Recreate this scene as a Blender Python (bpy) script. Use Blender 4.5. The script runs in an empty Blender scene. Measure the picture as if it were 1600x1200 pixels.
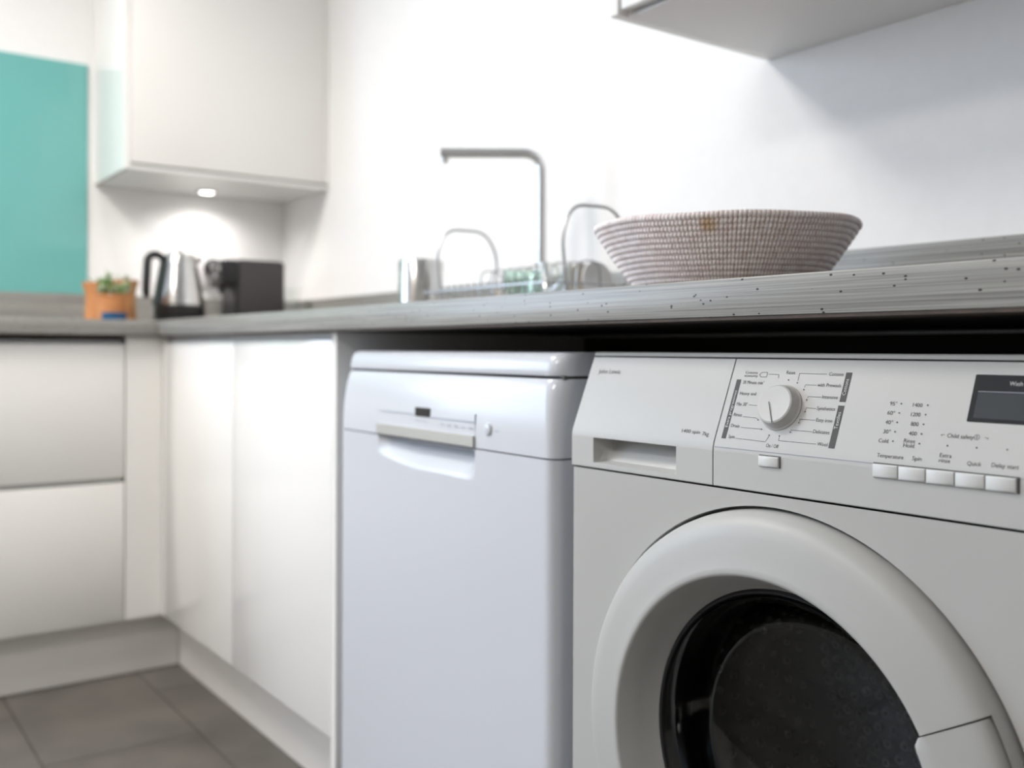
import bpy, bmesh, math, random
from mathutils import Vector, Matrix
random.seed(4)
PI = math.pi
scene = bpy.context.scene
COL = scene.collection

# ---------------------------------------------------------------- camera
def setup_camera():
    f, a, pitch, roll, cy = 1522.3, 0.6319, -0.0017, 0.0038, 548.96
    fw = Vector((-math.cos(a), math.sin(a), 0)); r = Vector((math.sin(a), math.cos(a), 0)); u = Vector((0, 0, 1))
    c, s = math.cos(pitch), math.sin(pitch); fw, u = fw*c + u*s, u*c - fw*s
    c, s = math.cos(roll), math.sin(roll); r, u = r*c + u*s, u*c - r*s
    cam = bpy.data.cameras.new('camera'); o = bpy.data.objects.new('camera', cam); COL.objects.link(o)
    m = Matrix((r, u, -fw)).transposed().to_4x4(); m.translation = (2.5907, -0.7545, 0.8525)
    o.matrix_world = m
    cam.sensor_width = 36; cam.lens = f*36/1600; cam.shift_y = -(600-cy)/1600; cam.clip_start = .02
    cam.dof.use_dof = True; cam.dof.focus_distance = .93; cam.dof.aperture_fstop = 3.4
    scene.camera = o
setup_camera()

# ---------------------------------------------------------------- world, lights, exposure
w = bpy.data.worlds.new('world'); scene.world = w; w.use_nodes = True
bg = w.node_tree.nodes['Background']; bg.inputs[0].default_value = (.62, .76, 1, 1); bg.inputs[1].default_value = 1.5
scene.view_settings.view_transform = 'Standard'; scene.view_settings.look = 'None'
scene.view_settings.gamma = 1; scene.view_settings.use_curve_mapping = False
scene.view_settings.exposure = 0.42
WIN = (-3.2, -1.05, .8, 2.2)          # window opening in the left wall: y0, y1, z0, z1
def area(name, loc, rot, sx, sy, power, color):
    l = bpy.data.lights.new(name, 'AREA'); l.shape = 'RECTANGLE'; l.size = sx; l.size_y = sy; l.energy = power; l.color = color
    o = bpy.data.objects.new(name, l); o.location = loc; o.rotation_euler = rot; COL.objects.link(o); return o
area('daylight', (-.98, (WIN[0]+WIN[1])/2, (WIN[2]+WIN[3])/2+.1), (0, -PI/2, 0), 1.6, 2.3, 68, (.66, .81, 1))
PANELS = [(.50, -1.15, 22, 'before the corner cabinets'), (1.70, -2.35, 17, 'behind the camera, added as unseen fill')]  # second panel is an added fill lamp that lifts the right wall
for px_, py_, pe_, pw_ in PANELS: area('panel_light', (px_, py_, 2.43), (0, 0, 0), .58, .58, pe_, (1, .93, .86))
LAMPS = [(.40, -.25, 2.43, 2.6, 'over the edge of the worktop')]
for i, (x, y, z, e, where) in enumerate(LAMPS):
    l = bpy.data.lights.new('ceiling_lamp', 'SPOT'); l.energy = e*5; l.color = (1, .92, .83); l.spot_size = 2.3; l.spot_blend = .8; l.shadow_soft_size = .06
    o = bpy.data.objects.new('ceiling_lamp', l); o.location = (x, y, z-.03); COL.objects.link(o)
l = bpy.data.lights.new('cabinet_lamp', 'SPOT'); l.energy = 5; l.color = (1, .95, .92); l.spot_size = 2.8; l.spot_blend = .9; l.shadow_soft_size = .02
o = bpy.data.objects.new('cabinet_lamp', l); o.location = (-.50, .309, 1.352); COL.objects.link(o)

# ---------------------------------------------------------------- materials
def M(name, col, rough=.5, metal=0, spec=.5, coat=0, trans=0, ior=1.45, emis=0, alpha=1):
    m = bpy.data.materials.new(name); m.use_nodes = True
    b = m.node_tree.nodes['Principled BSDF']
    b.inputs['Base Color'].default_value = (*col, 1); b.inputs['Roughness'].default_value = rough
    b.inputs['Metallic'].default_value = metal; b.inputs['Specular IOR Level'].default_value = spec
    b.inputs['Coat Weight'].default_value = coat; b.inputs['Coat Roughness'].default_value = .04
    b.inputs['Transmission Weight'].default_value = trans; b.inputs['IOR'].default_value = ior
    if emis: b.inputs['Emission Color'].default_value = (*col, 1); b.inputs['Emission Strength'].default_value = emis
    return m
def nodes(m): return m.node_tree.nodes, m.node_tree.links, m.node_tree.nodes['Principled BSDF']
def noisy(m, c1, c2, scale, vscale=(1, 1, 1), detail=4, bump=0, lo=.3, hi=.7, rot=None):
    N, L, b = nodes(m)
    tc = N.new('ShaderNodeTexCoord'); mp = N.new('ShaderNodeMapping'); mp.inputs['Scale'].default_value = vscale
    if rot: mp.inputs['Rotation'].default_value = rot
    n = N.new('ShaderNodeTexNoise'); n.inputs['Scale'].default_value = scale; n.inputs['Detail'].default_value = detail
    r = N.new('ShaderNodeValToRGB'); r.color_ramp.elements[0].position = lo; r.color_ramp.elements[1].position = hi
    r.color_ramp.elements[0].color = (*c1, 1); r.color_ramp.elements[1].color = (*c2, 1)
    L.new(tc.outputs['Object'], mp.inputs[0]); L.new(mp.outputs[0], n.inputs['Vector']); L.new(n.outputs[0], r.inputs[0]); L.new(r.outputs[0], b.inputs['Base Color'])
    if bump:
        bu = N.new('ShaderNodeBump'); bu.inputs['Strength'].default_value = bump; bu.inputs['Distance'].default_value = .001
        L.new(n.outputs[0], bu.inputs['Height']); L.new(bu.outputs[0], b.inputs['Normal'])
    return n, r
wall_mat = M('painted_wall', (.86, .855, .85), .75); noisy(wall_mat, (.88, .875, .87), (.90, .895, .89), 40, bump=.05)
wall_grey = M('grey_painted_wall', (.45, .45, .45), .8); noisy(wall_grey, (.50, .46, .41), (.53, .49, .44), 40, bump=.05)
ceil_mat = M('ceiling_paint', (.85, .85, .84), .9); noisy(ceil_mat, (.84, .84, .83), (.86, .86, .85), 30)
gloss = M('gloss_white_lacquer', (.80, .79, .765), .12, spec=.5); noisy(gloss, (.865, .855, .83), (.875, .865, .84), 3)
carc = M('white_carcass', (.78, .775, .765), .35); noisy(carc, (.77, .765, .755), (.79, .785, .775), 6)
plinth_mat = M('plinth_white', (.62, .60, .57), .3); noisy(plinth_mat, (.74, .72, .69), (.78, .76, .73), 6)
enamel = M('white_enamel', (.76, .775, .78), .22); noisy(enamel, (.455, .457, .443), (.465, .467, .453), 8)
plastic = M('white_plastic', (.76, .77, .765), .42); noisy(plastic, (.49, .492, .478), (.50, .502, .488), 12)
ring_mat = M('door_ring_plastic', (.44, .44, .43), .45); noisy(ring_mat, (.435, .437, .425), (.445, .447, .435), 12)
plastic_d = M('grey_white_plastic', (.55, .555, .55), .4)
dw_plastic = M('dishwasher_white_plastic', (.62, .645, .69), .2, coat=.05)
dw_enamel = M('dishwasher_white_enamel', (.60, .62, .665), .25)
button_mat = M('button_plastic', (.62, .63, .62), .35)
dark_gap = M('dark_gap', (.10, .10, .10), .7)
rubber = M('black_rubber', (.015, .016, .018), .45)
print_mat = M('grey_print', (.07, .07, .07), .6)
print_l = M('pale_grey_print', (.38, .41, .47), .6)
bar_mat = M('charcoal_print', (.03, .03, .03), .5)
bartxt = M('white_print', (.6, .6, .6), .6)
disp_mat = M('display_black', (.012, .012, .013), .15)
lcd_mat = M('lcd_grey', (.05, .054, .058), .12)
steel = M('brushed_steel', (.62, .61, .59), .22, 1); noisy(steel, (.55, .54, .52), (.68, .67, .65), 30, (1, 1, 8))
chrome = M('chrome', (.72, .72, .72), .2, 1)
drum_mat = M('drum_shaded_steel', (.10, .10, .10), .4, 1); glint_mat = M('drum_glint_steel', (.95, .94, .92), .3, .9)  # drum darkened, bosses lightened: interior shade and glints put into the colour
bar_steel = M('satin_champagne', (.50, .49, .45), .38, .5)
black_pl = M('black_plastic', (.02, .02, .021), .35)
black_sh = M('black_gloss_plastic', (.016, .015, .016), .38)
glass_dark = M('smoked_glass', (.34, .35, .35), .02, trans=1, ior=1.45)
glass_cl = M('clear_glass', (.95, .97, .96), .02, trans=1, ior=1.4)
wire_mat = M('steel_wire', (.5, .5, .51), .4, 1)
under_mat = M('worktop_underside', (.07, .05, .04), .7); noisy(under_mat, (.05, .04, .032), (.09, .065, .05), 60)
teal = M('teal_glass', (.155, .43, .395), .06, coat=.3); noisy(teal, (.166, .462, .438), (.170, .470, .446), 2)
terra = M('terracotta', (.62, .26, .10), .7); noisy(terra, (.55, .22, .08), (.70, .32, .13), 14, bump=.1)
cork = M('light_brown_clay', (.55, .30, .13), .75); noisy(cork, (.45, .22, .09), (.62, .36, .17), 20, bump=.1)
blue = M('blue_glaze', (.02, .10, .32), .35); noisy(blue, (.010, .075, .18), (.016, .11, .26), 25)
soil = M('soil', (.05, .03, .02), .9); noisy(soil, (.03, .02, .012), (.08, .05, .03), 200)
leaf_a = M('leaf_green', (.10, .22, .05), .45); noisy(leaf_a, (.07, .17, .04), (.20, .34, .10), 60)
leaf_b = M('leaf_pale', (.30, .38, .22), .5); noisy(leaf_b, (.22, .32, .16), (.5, .55, .40), 80)
wood = M('pale_wood', (.62, .40, .18), .5); noisy(wood, (.52, .30, .12), (.70, .48, .24), 12, (1, 12, 12))
beige = M('beige_ceramic', (.62, .56, .48), .4)
white_cer = M('white_ceramic', (.82, .82, .82), .2)
sock_mat = M('socket_white', (.80, .78, .79), .3)
scour = M('dark_grey_foam', (.12, .12, .12), .9); noisy(scour, (.09, .09, .09), (.16, .16, .16), 300, bump=.3)
lamp_em = M('lamp_lens', (1, .96, .92), .3, emis=8)
frame_mat = M('window_upvc', (.8, .8, .8), .3)
tile_mats = []
for k in range(5):
    v = [.0, .02, -.018, .035, .01][k]
    t = M('slate_tile_%s' % 'abcde'[k], (.2, .18, .16), .45)
    noisy(t, (.085+v*.6, .078+v*.6, .068+v*.6), (.145+v*.6, .133+v*.6, .118+v*.6), 5, bump=.15, detail=7); tile_mats.append(t)
grout = M('grout', (.10, .09, .08), .9)

def worktop_material(name, along):
    m = M(name, (.3, .3, .3), .30); N, L, b = nodes(m)
    tc = N.new('ShaderNodeTexCoord'); mp = N.new('ShaderNodeMapping')
    mp.inputs['Scale'].default_value = (1.6, 60, 420) if along == 'x' else (60, 1.6, 420)
    n = N.new('ShaderNodeTexNoise'); n.inputs['Scale'].default_value = 1; n.inputs['Detail'].default_value = 5; n.inputs['Distortion'].default_value = .12
    r = N.new('ShaderNodeValToRGB'); e = r.color_ramp.elements
    e[0].position = .30; e[0].color = (.205, .203, .19, 1); e[1].position = .66; e[1].color = (.41, .405, .38, 1)
    L.new(tc.outputs['Object'], mp.inputs[0]); L.new(mp.outputs[0], n.inputs['Vector']); L.new(n.outputs[0], r.inputs[0])
    mp2 = N.new('ShaderNodeMapping'); mp2.inputs['Scale'].default_value = (4, 4, 500) if along == 'x' else (4, 4, 500)
    n2 = N.new('ShaderNodeTexNoise'); n2.inputs['Scale'].default_value = 1.5; n2.inputs['Detail'].default_value = 2
    L.new(tc.outputs['Object'], mp2.inputs[0]); L.new(mp2.outputs[0], n2.inputs['Vector'])
    mix = N.new('ShaderNodeMixRGB'); mix.blend_type = 'MULTIPLY'; mix.inputs[0].default_value = .55
    r2 = N.new('ShaderNodeValToRGB'); r2.color_ramp.elements[0].position = .38; r2.color_ramp.elements[1].position = .5; r2.color_ramp.elements[0].color = (.55, .55, .55, 1)
    L.new(n2.outputs[0], r2.inputs[0]); L.new(r.outputs[0], mix.inputs[1]); L.new(r2.outputs[0], mix.inputs[2])
    # knot-like speckles
    mp3 = N.new('ShaderNodeMapping'); mp3.inputs['Scale'].default_value = (1, 1, 1.6) if along == 'x' else (1, 1, 1.6)
    v = N.new('ShaderNodeTexVoronoi'); v.inputs['Scale'].default_value = 95
    L.new(tc.outputs['Object'], mp3.inputs[0]); L.new(mp3.outputs[0], v.inputs['Vector'])
    lt = N.new('ShaderNodeMath'); lt.operation = 'LESS_THAN'; lt.inputs[1].default_value = .16; L.new(v.outputs['Distance'], lt.inputs[0])
    sx = N.new('ShaderNodeSeparateColor'); L.new(v.outputs['Color'], sx.inputs[0])
    g = N.new('ShaderNodeMath'); g.operation = 'GREATER_THAN'; g.inputs[1].default_value = .60; L.new(sx.outputs[0], g.inputs[0])
    mu = N.new('ShaderNodeMath'); mu.operation = 'MULTIPLY'; L.new(lt.outputs[0], mu.inputs[0]); L.new(g.outputs[0], mu.inputs[1])
    mix2 = N.new('ShaderNodeMixRGB'); mix2.inputs[2].default_value = (.035, .03, .028, 1)
    L.new(mu.outputs[0], mix2.inputs[0]); L.new(mix.outputs[0], mix2.inputs[1]); L.new(mix2.outputs[0], b.inputs['Base Color'])
    bu = N.new('ShaderNodeBump'); bu.inputs['Strength'].default_value = .35; bu.inputs['Distance'].default_value = .0006
    L.new(n.outputs[0], bu.inputs['Height']); L.new(bu.outputs[0], b.inputs['Normal'])
    return m
wt_x = worktop_material('grey_oak_laminate_along_x', 'x'); wt_y = worktop_material('grey_oak_laminate_along_y', 'y')

# ---------------------------------------------------------------- helpers
def obj(name, bm, mat, parent=None, smooth=False, angle=40):
    me = bpy.data.meshes.new(name); bmesh.ops.recalc_face_normals(bm, faces=bm.faces); bm.to_mesh(me); bm.free()
    mats = mat if isinstance(mat, list) else [mat]
    for m_ in mats: me.materials.append(m_)
    if smooth:
        me.polygons.foreach_set('use_smooth', [True]*len(me.polygons))
        me.set_sharp_from_angle(angle=math.radians(angle))
    o = bpy.data.objects.new(name, me); COL.objects.link(o)
    if parent: o.parent = parent
    return o
def thing(name, label, cat, loc=(0, 0, 0), rz=0, group=None):
    o = bpy.data.objects.new(name, None); COL.objects.link(o); o.location = loc; o.rotation_euler = (0, 0, rz); o.empty_display_size = .05
    o['label'] = label; o['category'] = cat
    if group: o['group'] = group
    return o
def tag(o, label, cat, group=None):
    o['label'] = label; o['category'] = cat
    if group: o['group'] = group
    return o
def struct(o, label=None, cat=None):
    o['kind'] = 'structure'
    if label: o['label'] = label
    if cat: o['category'] = cat
    return o
def B(): return bmesh.new()
def box(bm, x0, x1, y0, y1, z0, z1, r=0, seg=2, mi=0):
    vs = [bm.verts.new((x, y, z)) for z in (z0, z1) for y in (y0, y1) for x in (x0, x1)]
    fs = [bm.faces.new([vs[i] for i in q]) for q in ((0, 2, 3, 1), (4, 5, 7, 6), (0, 1, 5, 4), (2, 6, 7, 3), (0, 4, 6, 2), (1, 3, 7, 5))]
    for f_ in fs: f_.material_index = mi
    if r > 0:
        ed = list({e for f_ in fs for e in f_.edges})
        bmesh.ops.bevel(bm, geom=ed, offset=r, segments=seg, affect='EDGES', profile=.5)
    return bm
def bx(name, mat, parent, x0, x1, y0, y1, z0, z1, r=0, seg=2):
    return obj(name, box(B(), x0, x1, y0, y1, z0, z1, r, seg), mat, parent, smooth=r > 0, angle=30)
def lathe(bm, prof, n=48, axis='z', c=(0, 0, 0), a0=0, a1=2*PI, closed=False, mi=0):
    full = abs(a1-a0-2*PI) < 1e-6
    rings = []
    cnt = n if full else n+1
    for i in range(cnt):
        a = a0+(a1-a0)*i/n; ring = []
        for (r, h) in prof:
            if axis == 'z': p = (c[0]+r*math.cos(a), c[1]+r*math.sin(a), c[2]+h)
            elif axis == 'y': p = (c[0]+r*math.cos(a), c[1]+h, c[2]+r*math.sin(a))
            else: p = (c[0]+h, c[1]+r*math.cos(a), c[2]+r*math.sin(a))
            ring.append(bm.verts.new(p))
        rings.append(ring)
    m_ = len(prof)
    for i in range(n):
        A_, B_ = rings[i], rings[(i+1) % cnt]
        for j in range(m_ if closed else m_-1):
            k = (j+1) % m_
            f_ = bm.faces.new((A_[j], A_[k], B_[k], B_[j])); f_.material_index = mi
    if closed and not full:
        bm.faces.new(rings[0]); bm.faces.new(list(reversed(rings[-1])))
    if not closed: bmesh.ops.remove_doubles(bm, verts=bm.verts, dist=1e-6)
    return bm
def tube(bm, pts, r, n=10, caps=True, closed=False):
    pts = [Vector(p) for p in pts]; rings = []; N = len(pts)
    rr = r if isinstance(r, (list, tuple)) else [r]*N
    ref = None
    for i, p in enumerate(pts):
        if closed: t = pts[(i+1) % N]-pts[i-1]
        else: t = pts[min(i+1, N-1)]-pts[max(i-1, 0)]
        t.normalize()
        if ref is None: ref = Vector((0, 0, 1)) if abs(t.z) < .9 else Vector((1, 0, 0))
        u = (ref-t*ref.dot(t)).normalized(); ref = u; v = t.cross(u)
        rings.append([bm.verts.new(p+(u*math.cos(2*PI*k/n)+v*math.sin(2*PI*k/n))*rr[i]) for k in range(n)])
    for i in range(N if closed else N-1):
        A_, B_ = rings[i], rings[(i+1) % N]
        for k in range(n): bm.faces.new((A_[k], A_[(k+1) % n], B_[(k+1) % n], B_[k]))
    if caps and not closed: bm.faces.new(list(reversed(rings[0]))); bm.faces.new(rings[-1])
    return bm
def fillet(pts, r, n=8):
    pts = [Vector(p) for p in pts]; out = [pts[0]]
    for i in range(1, len(pts)-1):
        a, b, c = pts[i-1], pts[i], pts[i+1]; u = (a-b).normalized(); v = (c-b).normalized()
        d = min(r, (a-b).length*.49, (c-b).length*.49); p0, p1 = b+u*d, b+v*d
        for k in range(n+1):
            t = k/n; out.append(p0*(1-t)**2+b*2*t*(1-t)+p1*t*t)
    out.append(pts[-1]); return out
def prism(bm, poly, axis, h0, h1, mi=0):   # poly in the two other axes
    def P(a, b, h): return {'x': (h, a, b), 'y': (a, h, b), 'z': (a, b, h)}[axis]
    A_ = [bm.verts.new(P(a, b, h0)) for a, b in poly]; B_ = [bm.verts.new(P(a, b, h1)) for a, b in poly]
    fs = [bm.faces.new(A_), bm.faces.new(list(reversed(B_)))]
    n = len(poly)
    for i in range(n): fs.append(bm.faces.new((A_[i], B_[i], B_[(i+1) % n], A_[(i+1) % n])))
    for f_ in fs: f_.material_index = mi
    return bm
def text_mesh(s, width=None, size=.0046, align='LEFT'):
    cu = bpy.data.curves.new('t', 'FONT'); cu.body = s; cu.size = size; cu.align_x = align; cu.resolution_u = 3
    o = bpy.data.objects.new('t', cu); COL.objects.link(o); bpy.context.view_layer.update()
    me = bpy.data.meshes.new_from_object(o.evaluated_get(bpy.context.evaluated_depsgraph_get()))
    bpy.data.objects.remove(o); bpy.data.curves.remove(cu)
    if width and len(me.vertices):
        xs = [v.co.x for v in me.vertices]; k = width/(max(xs)-min(xs)); x0 = min(xs)
        for v in me.vertices: v.co.x = (v.co.x-x0)*k
    return me

ZT, ZB = .9254, .8833          # worktop top and underside
YW, XW = .6144, -.6307         # back wall and left wall planes
XR, YF, ZC = 3.7, -3.6, 2.45

# ---------------------------------------------------------------- room shell
struct(bx('wall_back', wall_mat, None, XW-.12, XR+.12, YW, YW+.12, 0, ZC))
struct(bx('wall_front', wall_grey, None, XW-.12, XR+.12, YF-.12, YF, 0, ZC))
struct(bx('wall_right', wall_grey, None, XR, XR+.12, YF, YW, 0, ZC))
bm = B(); y0, y1, z0, z1 = WIN
box(bm, XW-.12, XW, YF, y0, 0, ZC); box(bm, XW-.12, XW, y1, YW, 0, ZC); box(bm, XW-.12, XW, y0, y1, 0, z0); box(bm, XW-.12, XW, y0, y1, z1, ZC)
struct(obj('wall_left', bm, wall_mat))
struct(bx('ceiling', ceil_mat, None, XW-.12, XR+.12, YF-.12, YW+.12, ZC, ZC+.1))
fl = struct(bx('floor', grout, None, XW-.12, XR+.12, YF-.12, YW+.12, -.1, -.004))
tw, tl = .317, .635
proto = {}
nt = 0
for j in range(-12, 3):
    ya = -.035+(j)*tw; yb = ya+tw
    off = .43 if j % 2 == 1 or True else .1
    off = .43-(tl/2 if j % 2 == 0 else 0)
    for i in range(-3, 7):
        xa = off+i*tl; xb = xa+tl
        if xb <= XW+.01 or xa >= XR-.01 or yb <= YF+.01 or ya >= YW-.01: continue
        XA, XB, YA, YB = max(xa, XW), min(xb, XR), max(ya, YF), min(yb, YW)
        o = bx('tile', tile_mats[(i*2+j*3) % 5], fl, XA+.0015, XB-.0015, YA+.0015, YB-.0015, -.006, 0, .001, 1); nt += 1
win = struct(thing('window_1', 'white framed window in the left wall beyond the worktop', 'window', (XW-.06, (y0+y1)/2, z0), PI/2))
hw, hh = (y1-y0)/2, z1-z0
bm = B()
box(bm, -hw, -hw+.05, -.03, .03, 0, hh); box(bm, hw-.05, hw, -.03, .03, 0, hh); box(bm, -hw+.05, hw-.05, -.03, .03, 0, .05); box(bm, -hw+.05, hw-.05, -.03, .03, hh-.05, hh)
obj('window_frame', bm, frame_mat, win)
bx('mullion', frame_mat, win, -.025, .025, -.025, .025, .05, hh-.05)
pane = M('window_glass', (1, 1, 1), 0); N, L, b = nodes(pane)
tr = N.new('ShaderNodeBsdfTransparent'); gl = N.new('ShaderNodeBsdfGlossy'); gl.inputs['Roughness'].default_value = 0; mx = N.new('ShaderNodeMixShader'); mx.inputs[0].default_value = .06
L.new(tr.outputs[0], mx.inputs[1]); L.new(gl.outputs[0], mx.inputs[2]); L.new(mx.outputs[0], N['Material Output'].inputs[0])
bx('pane', pane, win, -hw+.05, -.025, -.003, .003, .05, hh-.05); bx('pane', pane, win, .025, hw-.05, -.003, .003, .05, hh-.05)
for i, (x, y, z, e, where) in enumerate(LAMPS):
    t = thing('ceiling_downlight', 'recessed round ceiling downlight '+where, 'light', (x, y, ZC))
    obj('bezel', lathe(B(), [(.048, 0), (.047, -.004), (.036, -.006), (.034, -.002), (.034, 0)], 32), chrome, t, True)
    obj('lens', lathe(B(), [(.034, -.001), (.0, -.002)], 32), lamp_em, t, True)

for px_, py_, pe_, pw_ in PANELS:
    t = thing('ceiling_panel_light', 'square flat white light panel on the ceiling '+pw_, 'light', (px_, py_, ZC))
    bm = B(); box(bm, -.3, .3, -.3, -.29, -.014, 0); box(bm, -.3, .3, .29, .3, -.014, 0); box(bm, -.3, -.29, -.29, .29, -.014, 0); box(bm, .29, .3, -.29, .29, -.014, 0)
    obj('frame', bm, frame_mat, t); bx('diffuser', lamp_em, t, -.29, .29, -.29, .29, -.010, -.002)

def flatten(o):
    for p in o.data.polygons:
        if abs(p.normal.y) > .9995: p.use_smooth = False
tag(bx('shade_board', M('gap_shade_dark', (.03, .022, .016), .9), None, 1.012, 2.42, .590, .598, .0, .878), 'added dark sheet standing in for the shade behind the machines under the worktop', 'board')  # added dark sheet, keeps the shaded gap under the worktop black

# ---------------------------------------------------------------- worktops, upstands, splashback
wt = thing('worktop', 'continuous grey wood-grain L-shaped laminate worktop along both walls', 'worktop', (0, 0, ZB))
T = ZT-ZB
o = bx('slab', [wt_x], wt, 0, 3.3, 0, YW-.002, .003, T, .0025, 2)
o = bx('slab', [wt_y], wt, XW+.002, -.0008, -.9, YW-.002, .003, T, .0025, 2)
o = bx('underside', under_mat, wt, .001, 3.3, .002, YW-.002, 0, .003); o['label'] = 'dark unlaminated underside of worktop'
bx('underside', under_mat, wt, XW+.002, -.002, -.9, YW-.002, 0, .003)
up = tag(bx('upstand', wt_x, None, -.611, 3.3, YW-.02, YW-.0005, ZT, 1.0135, .0015, 1), 'low grey laminate upstand along the long wall behind the basket and tap', 'upstand')
up2 = tag(bx('upstand', wt_y, None, XW+.0005, XW+.0195, -.9, YW-.0005, ZT, 1.0185, .0015, 1), 'low grey laminate upstand on the left wall behind kettle and below teal panel', 'upstand')
tag(bx('splashback', teal, None, XW+.0005, XW+.0085, -.9, -.034, 1.0185, 1.7285, .001, 1), 'large flat turquoise glass splashback on the left wall', 'splashback')

# ---------------------------------------------------------------- base units
CY = .0177                     # door front plane of the long run
def plain_box(name, mat, p, *a): return bx(name, mat, p, *a, .001, 1)
dc = thing('drawer_cabinet', 'handleless gloss white drawer cabinet under the left wall worktop', 'cabinet', (-.04, -.48, .15))
bm = B(); box(bm, -.56, -.02, -.40, .40, 0, .722); obj('body', bm, carc, dc)
for z0_, z1_ in ((.0015, .3575), (.3695, .7125)):
    bx('drawer_front', gloss, dc, -.0, .0193, -.4, .4025, z0_, z1_, .002, 2)
bx('handle_profile', plastic_d, dc, -.02, .004, -.4, .4, .3585, .3685)
bx('handle_profile', plastic_d, dc, -.02, .004, -.4, .4, .714, .7225)
tag(bx('corner_post', gloss, None, -.04, -.0207, -.0745, CY-.0005, .1518, ZB-.0005, .001, 1), 'narrow gloss white filler strip between drawers and corner door', 'cabinet panel')
bc = thing('base_cabinet', 'gloss white double-door base cabinet right of the inner corner', 'cabinet', (.5, .04, .15))
bm = B(); box(bm, -.52, .487, 0, .55, 0, .732); obj('body', bm, carc, bc)
for a, b_ in ((-.4985, -.0055), (-.0035, .4875)):
    bx('door', gloss, bc, a, b_, CY-.04, -.0025, .0018, .7195, .002, 2)
bx('handle_profile', plastic_d, bc, -.52, .487, -.012, 0, .7215, .7325)
tag(bx('corner_post', gloss, None, -.0205, -.0003, CY, .0270, .1518, ZB-.0005, .001, 1), 'gloss white corner strip left of the double-door cabinet', 'cabinet panel')
tag(bx('end_panel', gloss, None, .9905, 1.0092, CY-.001, .598, .0, ZB-.0005, .001, 1), 'thin white end panel between the double doors and the dishwasher', 'cabinet panel')
tag(bx('plinth', plinth_mat, None, XW+.01, -.0592, -.9, .0735, .0015, .148, .001, 1), 'white plinth board below the left wall drawers', 'plinth')
tag(bx('plinth', plinth_mat, None, -.0585, .9895, .074, .09, .0015, .148, .001, 1), 'white plinth board below the double-door cabinet', 'plinth')

# ---------------------------------------------------------------- wall units
wc = thing('wall_cabinet', 'gloss white wall cabinet with spotlight underneath, above kettle', 'cabinet', (XW, 0, 1.361))
bm = B(); box(bm, .0005, .335, .003, YW-.001, .012, .76, .0005, 1); obj('body', bm, carc, wc)
bx('bottom_board', carc, wc, .0005, .355, -.003, YW-.001, 0, .012, .001, 1)
bx('side_panel', gloss, wc, .0005, .3545, -.014, .0025, .0, .76, .001, 1)
bx('door', gloss, wc, .3365, .3557, .0035, YW-.018, .019, .76, .0015, 2)
bx('filler_strip', gloss, wc, .3365, .3545, YW-.0165, YW-.001, .019, .76, .0005, 1)
cl = thing('cabinet_downlight', 'small lit round spotlight under the left wall cabinet', 'light', (-.535, .309, 1.361))
obj('bezel', lathe(B(), [(.034, 0), (.033, -.005), (.027, -.007), (.026, -.003)], 32), chrome, cl, True)
obj('lens', lathe(B(), [(.026, -.003), (.018, -.006), (0, -.007)], 32), lamp_em, cl, True)
wr = thing('wall_cabinet', 'white wall cabinet seen from below, high above the basket', 'cabinet', (1.474, .25, 1.361))
bm = B(); box(bm, .0185, 1.2, .0205, YW-.2505, .004, .75); obj('body', bm, carc, wr)
bx('side_panel', gloss, wr, 0, .018, -.004, YW-.2505, 0, .75, .001, 1)
bx('bottom_board', carc, wr, .0185, 1.2, .018, YW-.2505, 0, .004)
bx('door', gloss, wr, .0255, .607, -.004, .0155, .006, .75, .0015, 2); bx('door', gloss, wr, .6105, 1.2, -.004, .0155, .006, .75, .0015, 2)

# ---------------------------------------------------------------- scoop helper: a rectangular patch with a pressed-in pocket
def scoop(bm, x0, x1, z0, z1, depth, nx=24, nz=12, y=0, mi=0):
    g = [[bm.verts.new((x0+(x1-x0)*i/nx, y+(0 if i in (0, nx) or j in (0, nz) else depth(i/nx, j/nz)), z0+(z1-z0)*j/nz)) for i in range(nx+1)] for j in range(nz+1)]
    for j in range(nz):
        for i in range(nx):
            f_ = bm.faces.new((g[j][i], g[j][i+1], g[j+1][i+1], g[j+1][i])); f_.material_index = mi
def rect_frame(bm, X0, X1, Z0, Z1, x0, x1, z0, z1, y=0):
    O_ = [bm.verts.new(p) for p in ((X0, y, Z0), (X1, y, Z0), (X1, y, Z1), (X0, y, Z1))]
    I_ = [bm.verts.new(p) for p in ((x0, y, z0), (x1, y, z0), (x1, y, z1), (x0, y, z1))]
    for k in range(4): bm.faces.new((O_[k], O_[(k+1) % 4], I_[(k+1) % 4], I_[k]))
def slab_frame_xy(r, W, D, n=6):      # plan outline, front corners rounded; starts at front-left flat end, runs round the back
    pts = [(r-r*math.sin(PI/2*k/n), r-r*math.cos(PI/2*k/n)) for k in range(n+1)]
    pts += [(0, D), (W, D)]
    pts += [(W-r+r*math.cos(PI/2*k/n), r-r*math.sin(PI/2*k/n)) for k in range(n+1)]
    return pts

# ---------------------------------------------------------------- dishwasher
DW = thing('dishwasher', 'freestanding white dishwasher with silver grip bar and small black display', 'dishwasher', (1.056, 0, 0))
WD = .592; DD = .57
def dx(x): return x-1.056
# body behind the door
bx('body', dw_enamel, DW, .006, WD-.006, .045, DD, .05, .80, .003, 2)
bx('kick_plate', dw_enamel, DW, .008, WD-.008, .05, .062, .005, .10, .001, 1)
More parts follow.
